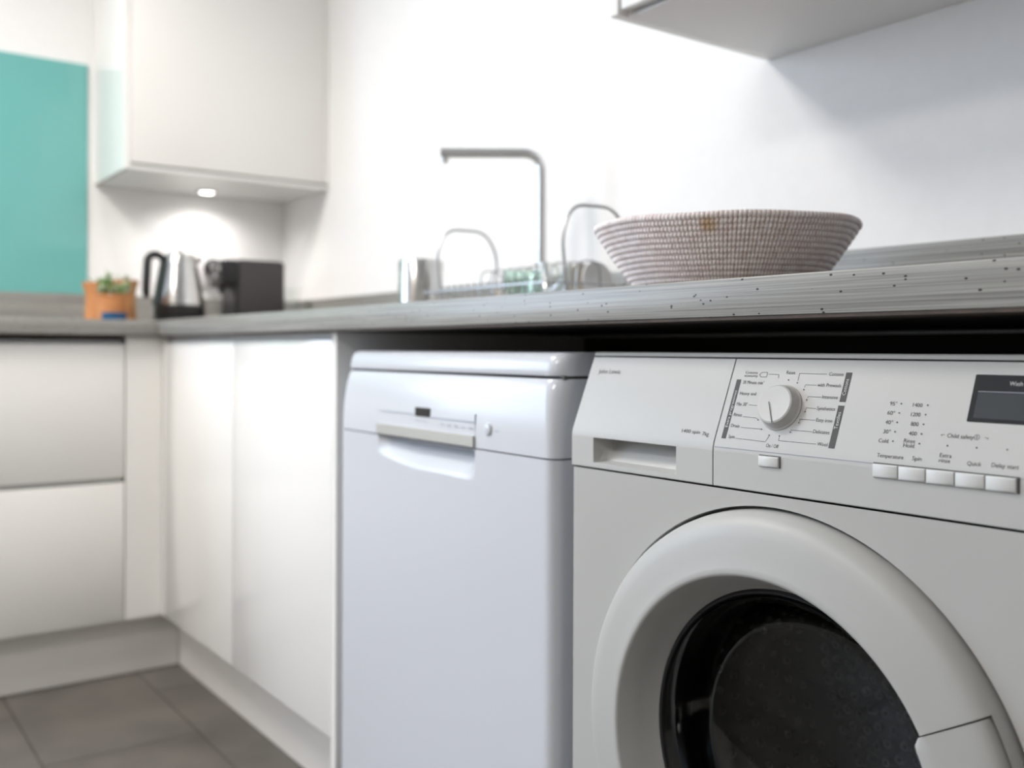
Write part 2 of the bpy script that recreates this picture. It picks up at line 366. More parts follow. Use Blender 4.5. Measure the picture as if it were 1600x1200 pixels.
# lower door panel with rounded vertical edges
def rounded_front(z0, z1, r, D, yoff, name, mat, n=8, hole=None, ztop_curve=None):
    bm = B(); pl = slab_frame_xy(r, WD, D, n)
    lo = [bm.verts.new((x, y, z0)) for x, y in pl]; hi = [bm.verts.new((x, y, z1)) for x, y in pl]
    m_ = len(pl)
    for i in range(m_-1): bm.faces.new((lo[i], lo[i+1], hi[i+1], hi[i]))
    bm.faces.new(lo); bm.faces.new(list(reversed(hi)))
    if hole is None: bm.faces.new((lo[0], hi[0], hi[-1], lo[-1]))
    else: hole(bm, r, WD-r, z0, z1)
    return obj(name, bm, mat, DW, True, 35)
PX0, PX1, PZ0, PZ1 = dx(1.196), dx(1.474), .668, .7145
def door_hole(bm, X0, X1, Z0, Z1):
    rect_frame(bm, X0, X1, Z0, Z1, PX0, PX1, PZ0, Z1-.0006)
    def dep(u, v):
        e = min(1, (1-((2*u-1)**2)**3)*1.4)
        k = max(0, (v-.08-.30*(max(0, .45-u)/.45)**1.5)/(1-.08))
        return .026*e*min(1, k*1.15)**1.3
    scoop(bm, PX0, PX1, PZ0, Z1-.0006, dep, 40, 16)
rounded_front(.105, .7145, .018, .044, 0, 'door_panel', dw_enamel, hole=door_hole)
flatten(bpy.data.objects['door_panel'])
# control fascia with leaning front: swept profile
def fascia(zs, ys, rr, D, name, mat):
    bm = B(); rows = []
    for z, y0_, r in zip(zs, ys, rr):
        rows.append([bm.verts.new((x, y+y0_ if y < D*.9 else y, z)) for x, y in slab_frame_xy(r, WD, D, 8)])
    m_ = len(rows[0])
    for a, b_ in zip(rows[:-1], rows[1:]):
        for i in range(m_): bm.faces.new((a[i], a[(i+1) % m_], b_[(i+1) % m_], b_[i]))
    bm.faces.new(rows[0]); bm.faces.new(list(reversed(rows[-1])))
    return obj(name, bm, mat, DW, True, 35)
fascia([.7165, .74, .765, .79, .8, .812, .8155], [0, 0, .0015, .004, .006, .009, .012], [.018, .019, .021, .024, .026, .028, .028], .075, 'control_fascia', dw_plastic)
fascia([.8195, .823, .835, .843, .8475, .8495], [.011, .0095, .012, .0155, .020, .027], [.028]*6, .55, 'lid', dw_plastic)
bx('lid_gap', dark_gap, DW, .004, WD-.004, .02, .07, .8150, .8200)
o = bx('grip_bar', bar_steel, DW, dx(1.194), dx(1.474), -.0035, .006, .7172, .7330, .0006, 1); o['label'] = 'satin silver grip bar'
bx('display', disp_mat, DW, dx(1.3126), dx(1.3536), -.0008, .003, .7518, .765, .0003, 1)
bx('printed_line', print_l, DW, dx(1.200), dx(1.306), -.0003, .002, .7536, .7548); bx('printed_line', print_l, DW, dx(1.357), dx(1.473), -.0003, .002, .7512, .7526)
bx('printed_line', print_l, DW, dx(1.4735), dx(1.4745), -.0003, .002, .717, .763)
obj('start_button', lathe(B(), [(.0088, .002), (.0088, -.001), (.0075, -.0028), (.004, -.0036), (0, -.0038)], 28, 'y', (dx(1.506), 0, .7445)), dw_plastic, DW, True)
def dtext(s, x, z, wd, size=.006):
    me = text_mesh(s, wd, size); me.transform(Matrix.Translation((dx(x), -.0005, z)) @ Matrix.Rotation(PI/2, 4, 'X')); me.materials.append(print_l)
    o = bpy.data.objects.new('lettering', me); COL.objects.link(o); o.parent = DW
dtext('Reset 3 sec', 1.3135, .744, .034, .005); dtext('start', 1.522, .742, .010, .005)
for k, s_ in enumerate(('70', '65', '50', 'eco', '35')): dtext(s_, 1.385+k*.0185, .741, .009, .006)

# ---------------------------------------------------------------- washing machine
WM = thing('washing_machine', 'white front-loading washing machine with programme dial and round door', 'washing machine', (1.6852, -.002, 0), .018)
K = .755; PL = .10139; PU = (.038/PL, .094/PL); PN = (-PU[1], PU[0])
def pp(x, s, off=0): return (x, s*PU[0]+off*PN[0], K+s*PU[1]+off*PN[1])
DC = (.2995, .4472); RH = .2540
# body: rounded side wrap + front plate with a round opening
bm = B(); r = .007; pl = slab_frame_xy(r, .6, .57, 6); Z0, Z1 = .02, .7125
lo = [bm.verts.new((x, y, Z0)) for x, y in pl]; hi = [bm.verts.new((x, y, Z1)) for x, y in pl]
for i in range(len(pl)-1): bm.faces.new((lo[i], lo[i+1], hi[i+1], hi[i]))
NC = 128
def rect_pt(a, X0, X1, Zl, Zh):
    c_, s_ = math.cos(a), math.sin(a); t = 1e9
    if c_ > 1e-9: t = min(t, (X1-DC[0])/c_)
    if c_ < -1e-9: t = min(t, (X0-DC[0])/c_)
    if s_ > 1e-9: t = min(t, (Zh-DC[1])/s_)
    if s_ < -1e-9: t = min(t, (Zl-DC[1])/s_)
    return (DC[0]+c_*t, 0, DC[1]+s_*t)
angs = sorted([2*PI*k/NC for k in range(NC)]+[math.atan2(z-DC[1], x-DC[0]) % (2*PI) for x in (r, .6-r) for z in (Z0, Z1)])
outer = [bm.verts.new(rect_pt(a, r, .6-r, Z0, Z1)) for a in angs]
inner = [bm.verts.new((DC[0]+RH*math.cos(a), 0, DC[1]+RH*math.sin(a))) for a in angs]
deep = [bm.verts.new((DC[0]+(RH-.002)*math.cos(a), .022, DC[1]+(RH-.002)*math.sin(a))) for a in angs]
core = [bm.verts.new((DC[0]+.168*math.cos(a), .024, DC[1]+.168*math.sin(a))) for a in angs]
n_ = len(angs)
for i in range(n_):
    j = (i+1) % n_
    bm.faces.new((outer[i], outer[j], inner[j], inner[i])); bm.faces.new((inner[i], inner[j], deep[j], deep[i])); bm.faces.new((deep[i], deep[j], core[j], core[i]))
bm.faces.new(lo)
bmesh.ops.remove_doubles(bm, verts=bm.verts, dist=1e-5)
obj('body', bm, enamel, WM, True, 30)
bx('inner_frame', dark_gap, WM, .004, .596, .050, .565, .705, .75)
for sx in (.05, .55):
    for sy in (.06, .52): obj('foot', lathe(B(), [(0, 0), (.02, 0), (.02, .012), (.01, .014), (.01, .021), (0, .021)], 16, 'z', (sx, sy, 0)), rubber, WM, True)
# top
bm = B(); prism(bm, [(.0362, .8455), (.0378, .8488), (.0400, .8500), (.572, .8500), (.575, .845), (.575, .7155), (.06, .7155), (.05, .8455)], 'x', .0005, .5995)
obj('top_cover', bm, enamel, WM, False)
# fascia pieces: shared profile (lean face + vertical band)
def prof_pts(top=.0965):
    P_ = [(0.0006, .7142), (0, .7150)]
    P_ += [(0, .7500), (.0002, .7530), (.0009, .7560)]
    a = pp(0, .004); b_ = pp(0, top); P_ += [(a[1], a[2]), (b_[1], b_[2]), (b_[1]+.0012, b_[2]+.0004)]
    return P_
# detergent drawer with a finger pocket
DR = B(); P_ = prof_pts(.0955)
xa, xb = .0008, .2208
px0, px1, pz0, pz1 = .0389, .1705, .7203, .7500
def strip(bm, xa, xb, P_):
    A_ = [bm.verts.new((xa, y, z)) for y, z in P_]; B_ = [bm.verts.new((xb, y, z)) for y, z in P_]
    for i in range(len(P_)-1): bm.faces.new((A_[i], B_[i], B_[i+1], A_[i+1]))
strip(DR, xa, xb, P_[2:]); strip(DR, xa, xb, P_[:2])
rect_frame(DR, xa, xb, .7150, .7500, px0, px1, pz0, pz1)
def pocket(u, v):
    left = min(1, u/.055); right = min(1, (1-u)/.02); top = min(1, (1-v)/.06)
    e = max(0, 1-(u/.42))**2
    d = .034*(.30+.70*v)*(1+.15*e)
    bottom = min(1, v/.10)
    # rounded lower left corner of the bowl
    return d*min(left**.6, 1)*right*min(1, top*4)*bottom**.5*(1-.35*max(0, (u-.38))*(1-v))
scoop(DR, px0, px1, pz0, pz1, pocket, 44, 20)
for xs in (xa, xb):
    vs = [DR.verts.new((xs, y, z)) for y, z in P_]+[DR.verts.new((xs, .06, P_[-1][1])), DR.verts.new((xs, .06, .7142))]
    DR.faces.new(vs)
bmesh.ops.remove_doubles(DR, verts=DR.verts, dist=1e-5)
dr = obj('detergent_drawer', DR, plastic, WM, True, 16); flatten(dr)
CPb = B(); P_ = prof_pts(.0955); strip(CPb, .2224, .5992, P_)
for xs in (.2224, .5992):
    CPb.faces.new([CPb.verts.new((xs, y, z)) for y, z in P_]+[CPb.verts.new((xs, .06, P_[-1][1])), CPb.verts.new((xs, .06, .7142))])
bmesh.ops.remove_doubles(CPb, verts=CPb.verts, dist=1e-5)
CP = obj('control_panel', CPb, plastic, WM, True, 35); flatten(CP)
bx('crease_line', print_l, CP, .2226, .599, -.0001, .001, .7541, .7545)
# print helpers on the leaning panel
def on_panel(me, x, s, off=.0003, rot=0):
    b3 = Matrix(((1, 0, 0), (0, PU[0], PN[0]), (0, PU[1], PN[1]))).to_4x4()
    me.transform(Matrix.Translation(pp(x, s, off)) @ b3 @ Matrix.Rotation(rot, 4, 'Z'))
def ptext(s_, x0, x1, s, size=.0047, mat=print_mat, parent=None, rot=0, name='lettering', off=.0003):
    me = text_mesh(s_, x1-x0, size); on_panel(me, x0, s, off, rot); me.materials.append(mat)
    o = bpy.data.objects.new(name, me); COL.objects.link(o); o.parent = parent or CP; return o
def prect(bm, x0, x1, s0, s1, off=.0002):
    bm.faces.new([bm.verts.new(pp(x, s, off)) for x, s in ((x0, s0), (x1, s0), (x1, s1), (x0, s1))])
def pline(bm, pts, w_=.00042, off=.00025):
    for (ax, as_), (bx_, bs) in zip(pts[:-1], pts[1:]):
        d = Vector((bx_-ax, bs-as_)); 
        if d.length == 0: continue
        n = Vector((-d.y, d.x)).normalized()*w_/2
        bm.faces.new([bm.verts.new(pp(x, s, off)) for x, s in ((ax+n.x, as_+n.y), (ax-n.x, as_-n.y), (bx_-n.x, bs-n.y), (bx_+n.x, bs+n.y))])
for a in [('Cottons', .2387, .2542, .0795, .0042), ('economy', .2384, .2553, .0760, .0042), ('Reset', .2893, .2997, .0802), ('Cottons', .3381, .3539, .0797), ('with Prewash', .3281, .3538, .0684),
          ('Intensive', .3366, .3536, .0566), ('Synthetics', .3339, .3536, .0450), ('Easy iron', .3362, .3536, .0335), ('Delicates', .3359, .3538, .0220), ('Wool', .3435, .3546, .0103),
          ('20 Minute mix\u00b0', .2384, .2655, .0684), ('Heavy soil', .2384, .2589, .0563), ('Mix 30\u00b0', .2380, .2519, .0446), ('Rinse', .2379, .2484, .0331), ('Drain', .2380, .2487, .0213), ('Spin', .2384, .2464, .0097),
          ('On / Off', .2870, .3016, .0040), ('95\u00b0', .4074, .4142, .0533), ('60\u00b0', .4069, .4140, .0446), ('40\u00b0', .4070, .4142, .0359), ('30\u00b0', .4070, .4140, .0272), ('Cold', .4045, .4138, .0186),
          ('1400', .4293, .4380, .0531), ('1200', .4294, .4380, .0445), ('800', .4312, .4382, .0358), ('400', .4312, .4385, .0272), ('Rinse', .4283, .4385, .0204), ('Hold', .4286, .4386, .0162),
          ('Temperature', .4062, .4312, .0052), ('Spin', .4393, .4478, .0054), ('Extra', .4627, .4729, .0104), ('rinse', .4630, .4725, .0060), ('Quick', .4869, .4985, .0057), ('Delay start', .5067, .5280, .0063), ('Child safety', .4655, .4880, .0278)]:
    ptext(a[0], a[1], a[2], a[3], a[4] if len(a) > 4 else .0052)
ptext('John Lewis', .0165, .0543, .0748, .0078, print_mat, dr)
ptext('1400 spin', .1745, .2000, .0109, .0058, print_mat, dr); ptext('7kg', .2035, .2125, .0096, .0060, print_mat, dr)
dots = [(.2937, .0740), (.3048, .0713), (.3142, .0647), (.3203, .0545), (.3218, .0425), (.3180, .0310), (.3109, .0210), (.2997, .0162), (.2876, .0161), (.2769, .0215), (.2697, .0309)]
dots += [(.4182, .0554-.0087*k) for k in range(5)]+[(.4427, .0552-.0087*k) for k in range(5)]+[(.4675, .0207), (.4921, .0210), (.5166, .0215)]
dot0 = None
for x, s in dots:
    bm = B(); bm.faces.new([bm.verts.new(pp(x+.00075*math.cos(2*PI*k/10), s+.00075*math.sin(2*PI*k/10), .0004)) for k in range(10)])
    obj('indicator_dot', bm, print_mat, CP)
for pts in [[(.3355, .0812), (.3047, .0812), (.3048, .0735)], [(.3270, .0697), (.3146, .0697), (.3142, .0668)], [(.3355, .0578), (.3212, .0578), (.3204, .0562)], [(.3330, .0463), (.3219, .0463), (.3218, .0440)],
            [(.3352, .0347), (.3181, .0347), (.3180, .0325)], [(.3350, .0232), (.3110, .0232), (.3109, .0225)], [(.3425, .0116), (.2999, .0116), (.2997, .0150)], [(.2497, .0332), (.2662, .0328), (.2690, .0318)],
            [(.2512, .0217), (.2762, .0217)], [(.2478, .0100), (.2850, .0092), (.2874, .0150)], [(.2535, .0460), (.2640, .0458)], [(.2682, .0795), (.2805, .0795), (.2812, .0755)],
            [(.4612, .0286), (.4601, .0300), (.4632, .0300)], [(.4968, .0300), (.5000, .0300), (.4992, .0286)]]:
    bm = B(); pline(bm, pts); obj('leader_line', bm, print_mat, CP)
bm = B(); pline(bm, [(.2592, .0812), (.2662, .0816), (.2664, .0765), (.2594, .0763), (.2570, .0788), (.2592, .0812)], .0005); obj('fabric_icon', bm, print_mat, CP)
bm = B(); pline(bm, [(.4905+.0022*math.cos(2*PI*k/14), .0299+.0022*math.sin(2*PI*k/14)) for k in range(15)], .0004); pline(bm, [(.4905, .0285), (.4905, .0312)], .0006); obj('lock_icon', bm, print_mat, CP)
for (a, b_, c_, d_, s_, ts) in [(.2298, .2355, .0086, .0729, 'Extra programmes', .0046), (.3561, .3626, .0541, .0834, 'Cottons', .0052), (.3561, .3626, .0089, .0506, 'Textiles', .0052)]:
    bm = B(); prect(bm, a, b_, c_, d_); br = obj('label_bar', bm, bar_mat, CP); br['label'] = 'charcoal vertical bar'
    wd = (d_-c_)*(.62 if s_[0] == 'E' else .55 if s_ == 'Cottons' else .40)
    me = text_mesh(s_, wd, ts); mid = (c_+d_)/2 if s_[0] == 'E' else (c_+d_)/2+(.006 if s_ == 'Textiles' else 0)
    on_panel(me, (a+b_)/2+.0016, mid-wd/2, .0005, PI/2); me.materials.append(bartxt)
    o = bpy.data.objects.new('lettering', me); COL.objects.link(o); o.parent = CP; o['label'] = 'pale lettering on charcoal bar'
# display
def pslab(name, mat, parent, x0, x1, s0, s1, o0, o1, bev=.0004):
    bm = B(); vs = [bm.verts.new(pp(x, s, o_)) for o_ in (o0, o1) for s in (s0, s1) for x in (x0, x1)]
    fs = [bm.faces.new([vs[i] for i in q]) for q in ((0, 2, 3, 1), (4, 5, 7, 6), (0, 1, 5, 4), (2, 6, 7, 3), (0, 4, 6, 2), (1, 3, 7, 5))]
    if bev: bmesh.ops.bevel(bm, geom=list(bm.edges), offset=bev, segments=2, affect='EDGES')
    return obj(name, bm, mat, parent, True, 40)
dp = pslab('display', disp_mat, WM, .4794, .5840, .0428, .0843, -.002, .0010)
pslab('lcd_screen', lcd_mat, dp, .4845, .5790, .0458, .0683, 0, .0013, 0)
ptext('Wash', .5088, .5192, .0750, .0052, bartxt, dp, off=.0014)
bm = B(); pline(bm, [(.4845, .0690), (.5790, .0690)], .0005, .0015); obj('leader_line', bm, print_l, dp)
# programme dial
KX, KS = .2930, .0450
b3 = Matrix(((1, 0, 0), (0, PU[0], PN[0]), (0, PU[1], PN[1]))).to_4x4()
bm = lathe(B(), [(.0236, 0), (.0236, .0012), (.0226, .0020), (.0218, .0030), (.0205, .0095), (.0196, .0112), (.0182, .0120), (.010, .0117), (0, .0115)], 64)
kn = obj('programme_dial', bm, plastic, WM, True, 30); kn.data.transform(Matrix.Translation(pp(KX, KS, 0)) @ b3)
bm = B(); pline(bm, [(.2868, .0466), (.2968, .0250)], .0009, .0125); obj('pointer_line', bm, print_mat, kn)
# buttons on the vertical band
def vbutton(x0, x1, z0, z1):
    bm = B(); rows = []
    for y, dz, ddx in ((.002, 0, 0), (-.0012, 0, 0), (-.0024, .0006, .0003), (-.0028, .0022, .0007)):
        rows.append([bm.verts.new(p) for p in ((x0+ddx, y, z0+dz), (x1-ddx, y, z0+dz), (x1-ddx, y, z1-dz*.5), (x0+ddx, y, z1-dz*.5))])
    for a, b_ in zip(rows[:-1], rows[1:]):
        for i in range(4): bm.faces.new((a[i], a[(i+1) % 4], b_[(i+1) % 4], b_[i]))
    bm.faces.new(rows[-1]); return bm
def dark_well(x0, x1, z0, z1): return bx('button_surround', dark_gap, CP, x0, x1, -.0006, .001, z0, z1)
dark_well(.2806, .3056, .7398, .7512); obj('power_button', vbutton(.2808, .3046, .7398, .7503), button_mat, WM, True, 50)
dark_well(.4044, .5300, .7424, .7552)
bxs = [.4046, .4290, .4541, .4792, .5041, .5289]
for a, b_ in zip(bxs[:-1], bxs[1:]): obj('option_button', vbutton(a+.0001, b_-.0005, .7424, .7543), button_mat, WM, True, 50)
# door ring: lathed with a stepped-back bay for the handle
cx, cz = DC; HA = math.radians(29.6)
ringp = [(.2512, .016), (.2506, .004), (.2494, -.004), (.2470, -.0115), (.2428, -.0172), (.2365, -.0210), (.2260, -.0236), (.2100, -.0258), (.1975, -.0278), (.1925, -.0290), (.1898, -.0280), (.1885, -.0262), (.1790, -.0020), (.1722, .0160), (.1700, .0190)]
def pushed(r_, h):
    if .178 < r_ < .2445: return (r_, h+.012)
    return (r_, h)
alist = []
STEP = 2*PI/200
k = HA
while k < 2*PI-HA-1e-6: alist.append((k, False)); k += STEP
alist.append((2*PI-HA, False)); alist.append((2*PI-HA+.0004, True))
k = -HA+.03
while k < HA-.01: alist.append((k, True)); k += STEP
alist.append((HA-.0004, True))
bm = B(); rings = []
for a, pu in alist:
    rings.append([bm.verts.new((cx+q[0]*math.cos(a), q[1], cz+q[0]*math.sin(a))) for q in [(pushed(*p) if pu else p) for p in ringp]])
for i in range(len(rings)):
    A_, B_ = rings[i], rings[(i+1) % len(rings)]
    for j in range(len(ringp)-1): bm.faces.new((A_[j], A_[j+1], B_[j+1], B_[j]))
obj('door_ring', bm, ring_mat, WM, True, 50)
# handle
bm = B(); rings = []; HB = math.radians(29.2); nh = 40
for i in range(nh+1):
    t = -HB+2*HB*i/nh; e = max(0, (abs(t)-HB+math.radians(3.2))/math.radians(3.2)); ri = .1805+.0065*(1-math.sqrt(max(0, 1-e*e)))
    sec = [(.2436, -.006), (.2434, -.0150), (.2410, -.0184), (.2360, -.0212), (.2260, -.0238), (.2100, -.0261), (.1960, -.0290), (ri+.004, -.0300), (ri+.0008, -.0285), (ri, -.0260), (ri+.001, -.018), (ri+.006, -.014)]
    rings.append([bm.verts.new((cx+a*math.cos(t), h, cz+a*math.sin(t))) for a, h in sec])
for i in range(nh):
    A_, B_ = rings[i], rings[i+1]
    for j in range(len(sec)): bm.faces.new((A_[j], A_[(j+1) % len(sec)], B_[(j+1) % len(sec)], B_[j]))
bm.faces.new(rings[0]); bm.faces.new(list(reversed(rings[-1])))
obj('door_handle', bm, ring_mat, WM, True, 45)
# glass, gasket, drum
obj('door_seal', lathe(B(), [(.1705, .0185), (.1680, .0165), (.1660, .0170), (.1640, .0200), (.1645, .026), (.1700, .028)], 96, 'y', (cx, 0, cz)), rubber, WM, True)
gp = [(.1660, .0210), (.1600, .0290), (.1555, .0450), (.1520, .0620), (.1470, .0760), (.1380, .0860), (.1200, .0960), (.0900, .1040), (.0500, .1090), (0, .1110)]
gi = [(max(r_-.004, 0), h-.004) for r_, h in gp[::-1]]
obj('door_glass', lathe(B(), gp+gi+[(.1660, .0210)], 96, 'y', (cx, 0, cz)), glass_dark, WM, True)
obj('gasket', lathe(B(), [(.2000, .026), (.2050, .050), (.1950, .066), (.1800, .064), (.1700, .070), (.1660, .088), (.1700, .100), (.1850, .105)], 96, 'y', (cx, 0, cz)), rubber, WM, True)
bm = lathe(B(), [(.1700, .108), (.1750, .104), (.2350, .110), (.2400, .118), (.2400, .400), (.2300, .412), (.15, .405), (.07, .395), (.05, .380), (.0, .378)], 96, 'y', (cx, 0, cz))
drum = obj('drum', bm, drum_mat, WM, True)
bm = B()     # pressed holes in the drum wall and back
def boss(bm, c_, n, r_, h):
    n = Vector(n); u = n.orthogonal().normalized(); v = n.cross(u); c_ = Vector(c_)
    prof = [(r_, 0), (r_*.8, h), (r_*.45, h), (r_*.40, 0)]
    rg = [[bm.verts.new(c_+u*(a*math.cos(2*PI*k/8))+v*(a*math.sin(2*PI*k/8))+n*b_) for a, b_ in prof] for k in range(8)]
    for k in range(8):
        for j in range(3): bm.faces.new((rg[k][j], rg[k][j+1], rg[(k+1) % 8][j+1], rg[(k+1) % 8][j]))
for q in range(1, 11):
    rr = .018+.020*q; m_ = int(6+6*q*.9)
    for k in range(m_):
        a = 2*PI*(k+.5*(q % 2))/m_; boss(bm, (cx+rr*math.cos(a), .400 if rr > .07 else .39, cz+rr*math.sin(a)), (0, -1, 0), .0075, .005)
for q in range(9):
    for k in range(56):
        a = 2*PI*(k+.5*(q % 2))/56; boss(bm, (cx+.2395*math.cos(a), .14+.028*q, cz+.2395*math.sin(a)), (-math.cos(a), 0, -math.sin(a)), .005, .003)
o = obj('drum_perforations', bm, glint_mat, WM, True); o['kind'] = 'stuff'
for k in range(3):
    a = PI/2+.5+k*2*PI/3
    bm = B(); rings = []
    for i in range(9):
        y = .14+.24*i/8; hh_ = .055*math.sin(PI*min(1, max(.12, i/8 if i < 4 else 1-(i-4)/9)))+.01
        c_ = Vector((math.cos(a), 0, math.sin(a))); t_ = Vector((-math.sin(a), 0, math.cos(a)))
        rings.append([bm.verts.new(Vector((cx, y, cz))+c_*(.239-hh_*b_)+t_*a_) for a_, b_ in ((-.03, 0), (-.014, .8), (0, 1), (.014, .8), (.03, 0))])
    for i in range(8):
        for j in range(4): bm.faces.new((rings[i][j], rings[i][j+1], rings[i+1][j+1], rings[i+1][j]))
    obj('drum_paddle', bm, plastic_d, WM, True)
bm = B(); box(bm, .02, .58, .42, .425, .15, .705); obj('back_panel', bm, dark_gap, WM)

# ---------------------------------------------------------------- woven basket
bk = thing('basket', 'large coiled bowl basket of pale stitched grass with brown flecks, on worktop', 'basket', (1.683, .27, ZT))
core_m = M('basket_core', (.2, .12, .08), .8); N, L, b = nodes(core_m)
tc = N.new('ShaderNodeTexCoord'); n1 = N.new('ShaderNodeTexNoise'); n1.inputs['Scale'].default_value = 9; n1.inputs['Detail'].default_value = 2
rp = N.new('ShaderNodeValToRGB'); e = rp.color_ramp.elements; e[0].position = .42; e[0].color = (.30, .22, .27, 1); e[1].position = .54; e[1].color = (.42, .21, .09, 1)
L.new(tc.outputs['Object'], n1.inputs['Vector']); L.new(n1.outputs[0], rp.inputs[0]); L.new(rp.outputs[0], b.inputs['Base Color'])
st_m = M('basket_stitch', (.62, .56, .56), .6); N, L, b = nodes(st_m)
tc = N.new('ShaderNodeTexCoord'); n1 = N.new('ShaderNodeTexNoise'); n1.inputs['Scale'].default_value = 90; n1.inputs['Detail'].default_value = 3
rp = N.new('ShaderNodeValToRGB'); e = rp.color_ramp.elements; e[0].position = .33; e[0].color = (.78, .69, .69, 1); e[1].position = .62; e[1].color = (.93, .88, .88, 1)
L.new(tc.outputs['Object'], n1.inputs['Vector']); L.new(n1.outputs[0], rp.inputs[0])
n2 = N.new('ShaderNodeVectorMath'); n2.operation = 'DISTANCE'; n2.inputs[1].default_value = (.095, -.135, .082)
mr = N.new('ShaderNodeValToRGB'); mr.color_ramp.elements[0].position = .006; mr.color_ramp.elements[0].color = (.7, .7, .7, 1); mr.color_ramp.elements[1].position = .014; mr.color_ramp.elements[1].color = (0, 0, 0, 1)
mxc = N.new('ShaderNodeMixRGB'); mxc.inputs[2].default_value = (.55, .32, .06, 1)
L.new(tc.outputs['Object'], n2.inputs[0]); L.new(n2.outputs['Value'], mr.inputs[0]); L.new(mr.outputs[0], mxc.inputs[0]); L.new(rp.outputs[0], mxc.inputs[1]); L.new(mxc.outputs[0], b.inputs['Base Color'])
NCOIL = 14; RB, RT, HT = .104, .1725, .092; TR = .0045
def bprof(t):
    h = TR+t*(HT-TR); rr = RB+(RT-RB)*((h/HT)**.82); return rr, h
def wob(a, t): return 1+.010*t*math.sin(2*a+.8)+.004*t*math.sin(5*a)
def zw(a, t): return .0012*t*math.sin(3*a+1.2)+.0007*t*math.sin(7*a)
bm = B(); NS = 150
for q in range(NCOIL):
    t = q/(NCOIL-1); rr, h = bprof(t)
    tube(bm, [(rr*wob(a, t)*math.cos(a), rr*wob(a, t)*math.sin(a), h+zw(a, t)) for a in [2*PI*k/NS for k in range(NS)]], TR*.93, 8, closed=True)
for q in range(13):
    rr = RB-.004-q*.0082
    if rr > .004: tube(bm, [(rr*math.cos(a), rr*math.sin(a), TR) for a in [2*PI*k/48 for k in range(48)]], TR*.9, 6, closed=True)
obj('coil', bm, core_m, bk, True, 80)
bm = B(); NST = 196
for q in range(NCOIL):
    t = q/(NCOIL-1); rr, h = bprof(t)
    for k in range(NST):
        a0 = 2*PI*(k+random.uniform(-.04, .04)+.0*(q % 2))/NST; wd_ = 2*PI/NST*(.76 if q < NCOIL-1 else .84)
        g = []
        for ci, ca in enumerate((-.5, -.17, .17, .5)):
            a = a0+wd_*ca; R_ = rr*wob(a, t); er = TR*(.96 if ci in (0, 3) else 1.08); row = []
            for ph in (-85, -45, -5, 35, 75, 120, 170) if q == NCOIL-1 else (-66, -33, 0, 33, 66):
                th = math.radians(ph)+.35*0; tilt = math.radians(-32); th += tilt
                row.append(bm.verts.new(((R_+er*math.cos(th))*math.cos(a+.004*math.sin(th)), (R_+er*math.cos(th))*math.sin(a+.004*math.sin(th)), h+zw(a, t)+er*math.sin(th))))
            g.append(row)
        for i in range(3):
            for j in range(len(g[0])-1): bm.faces.new((g[i][j], g[i+1][j], g[i+1][j+1], g[i][j+1]))
me = bpy.data.meshes.new('stitching'); bm.to_mesh(me); bm.free(); me.materials.append(st_m)
me.polygons.foreach_set('use_smooth', [True]*len(me.polygons))
o = bpy.data.objects.new('stitching', me); COL.objects.link(o); o.parent = bk; o['kind'] = 'stuff'

# ---------------------------------------------------------------- tap
tp = thing('mixer_tap', 'tall chrome kitchen tap with right-angled spout in front of white wall', 'tap', (.98, .50, ZT))
obj('base', lathe(B(), [(0, 0), (.026, 0), (.026, .006), (.0225, .010), (.0225, .075), (.019, .080), (.0, .080)], 32), chrome, tp, True)
sd = Vector((-.59, -.807, 0)); H = 1.2640-ZT
pts = fillet([(0, 0, .06), (0, 0, H), sd*.212+Vector((0, 0, H))], .040, 12)
obj('spout', tube(B(), pts, .0108, 20), chrome, tp, True)
e = sd*.203+Vector((0, 0, H-.0100)); obj('aerator', lathe(B(), [(0, -.012), (.0085, -.012), (.009, 0), (0, 0)], 20, 'z', e), steel, tp, True)
pts = [Vector((.02, .0, .045)), Vector((.045, .004, .05)), Vector((.075, .008, .065))]
obj('lever', tube(B(), pts, [.009, .007, .005], 12), chrome, tp, True)

# ---------------------------------------------------------------- dish rack with hoops
rk = thing('dish_rack', 'chrome wire dish rack with a tall hoop handle at each end', 'dish rack', (1.13, .345, ZT))
def hoop(x, hgt, wd_, lean):
    pts = fillet([(x, -wd_/2, .006), (x+lean*.7, -wd_/2-.012, hgt*.72), (x+lean, -wd_/2+.012, hgt), (x+lean, wd_/2-.02, hgt+.002), (x+lean*.7, wd_/2+.012, hgt*.72), (x, wd_/2, .006)], .045, 8)
    return tube(B(), pts, .0028, 8)
obj('hoop_handle', hoop(.2, .172, .125, .0), wire_mat, rk, True)
obj('hoop_handle', hoop(-.195, .168, .125, -.0), wire_mat, rk, True)
bm = B()
for z in (.008, .040): tube(bm, fillet([(-.2, -.10, z), (.2, -.10, z), (.2, .10, z), (-.2, .10, z), (-.2, -.10, z)], .02, 4)[:-1], .0017, 6, closed=True)
obj('rim_wire', bm, wire_mat, rk, True)
for i in range(17):
    x = -.18+.36*i/16; bm = B(); tube(bm, fillet([(x, -.10, .05), (x, -.10, .012), (x, .10, .012), (x, .10, .05)], .01, 3), .0015, 5)
    obj('cross_wire', bm, wire_mat, rk, True)
for i in range(9):
    x = -.15+.3*i/8
    obj('prong', tube(B(), fillet([(x, -.003, .012), (x, .002, .085), (x, .052, .085), (x, .057, .012)], .02, 4), .0016, 6), wire_mat, rk, True)
for sx in (-.18, .18):
    for sy in (-.085, .085): obj('foot', lathe(B(), [(0, 0), (.006, 0), (.005, .008), (0, .009)], 10, 'z', (sx, sy, 0)), wire_mat, rk, True)
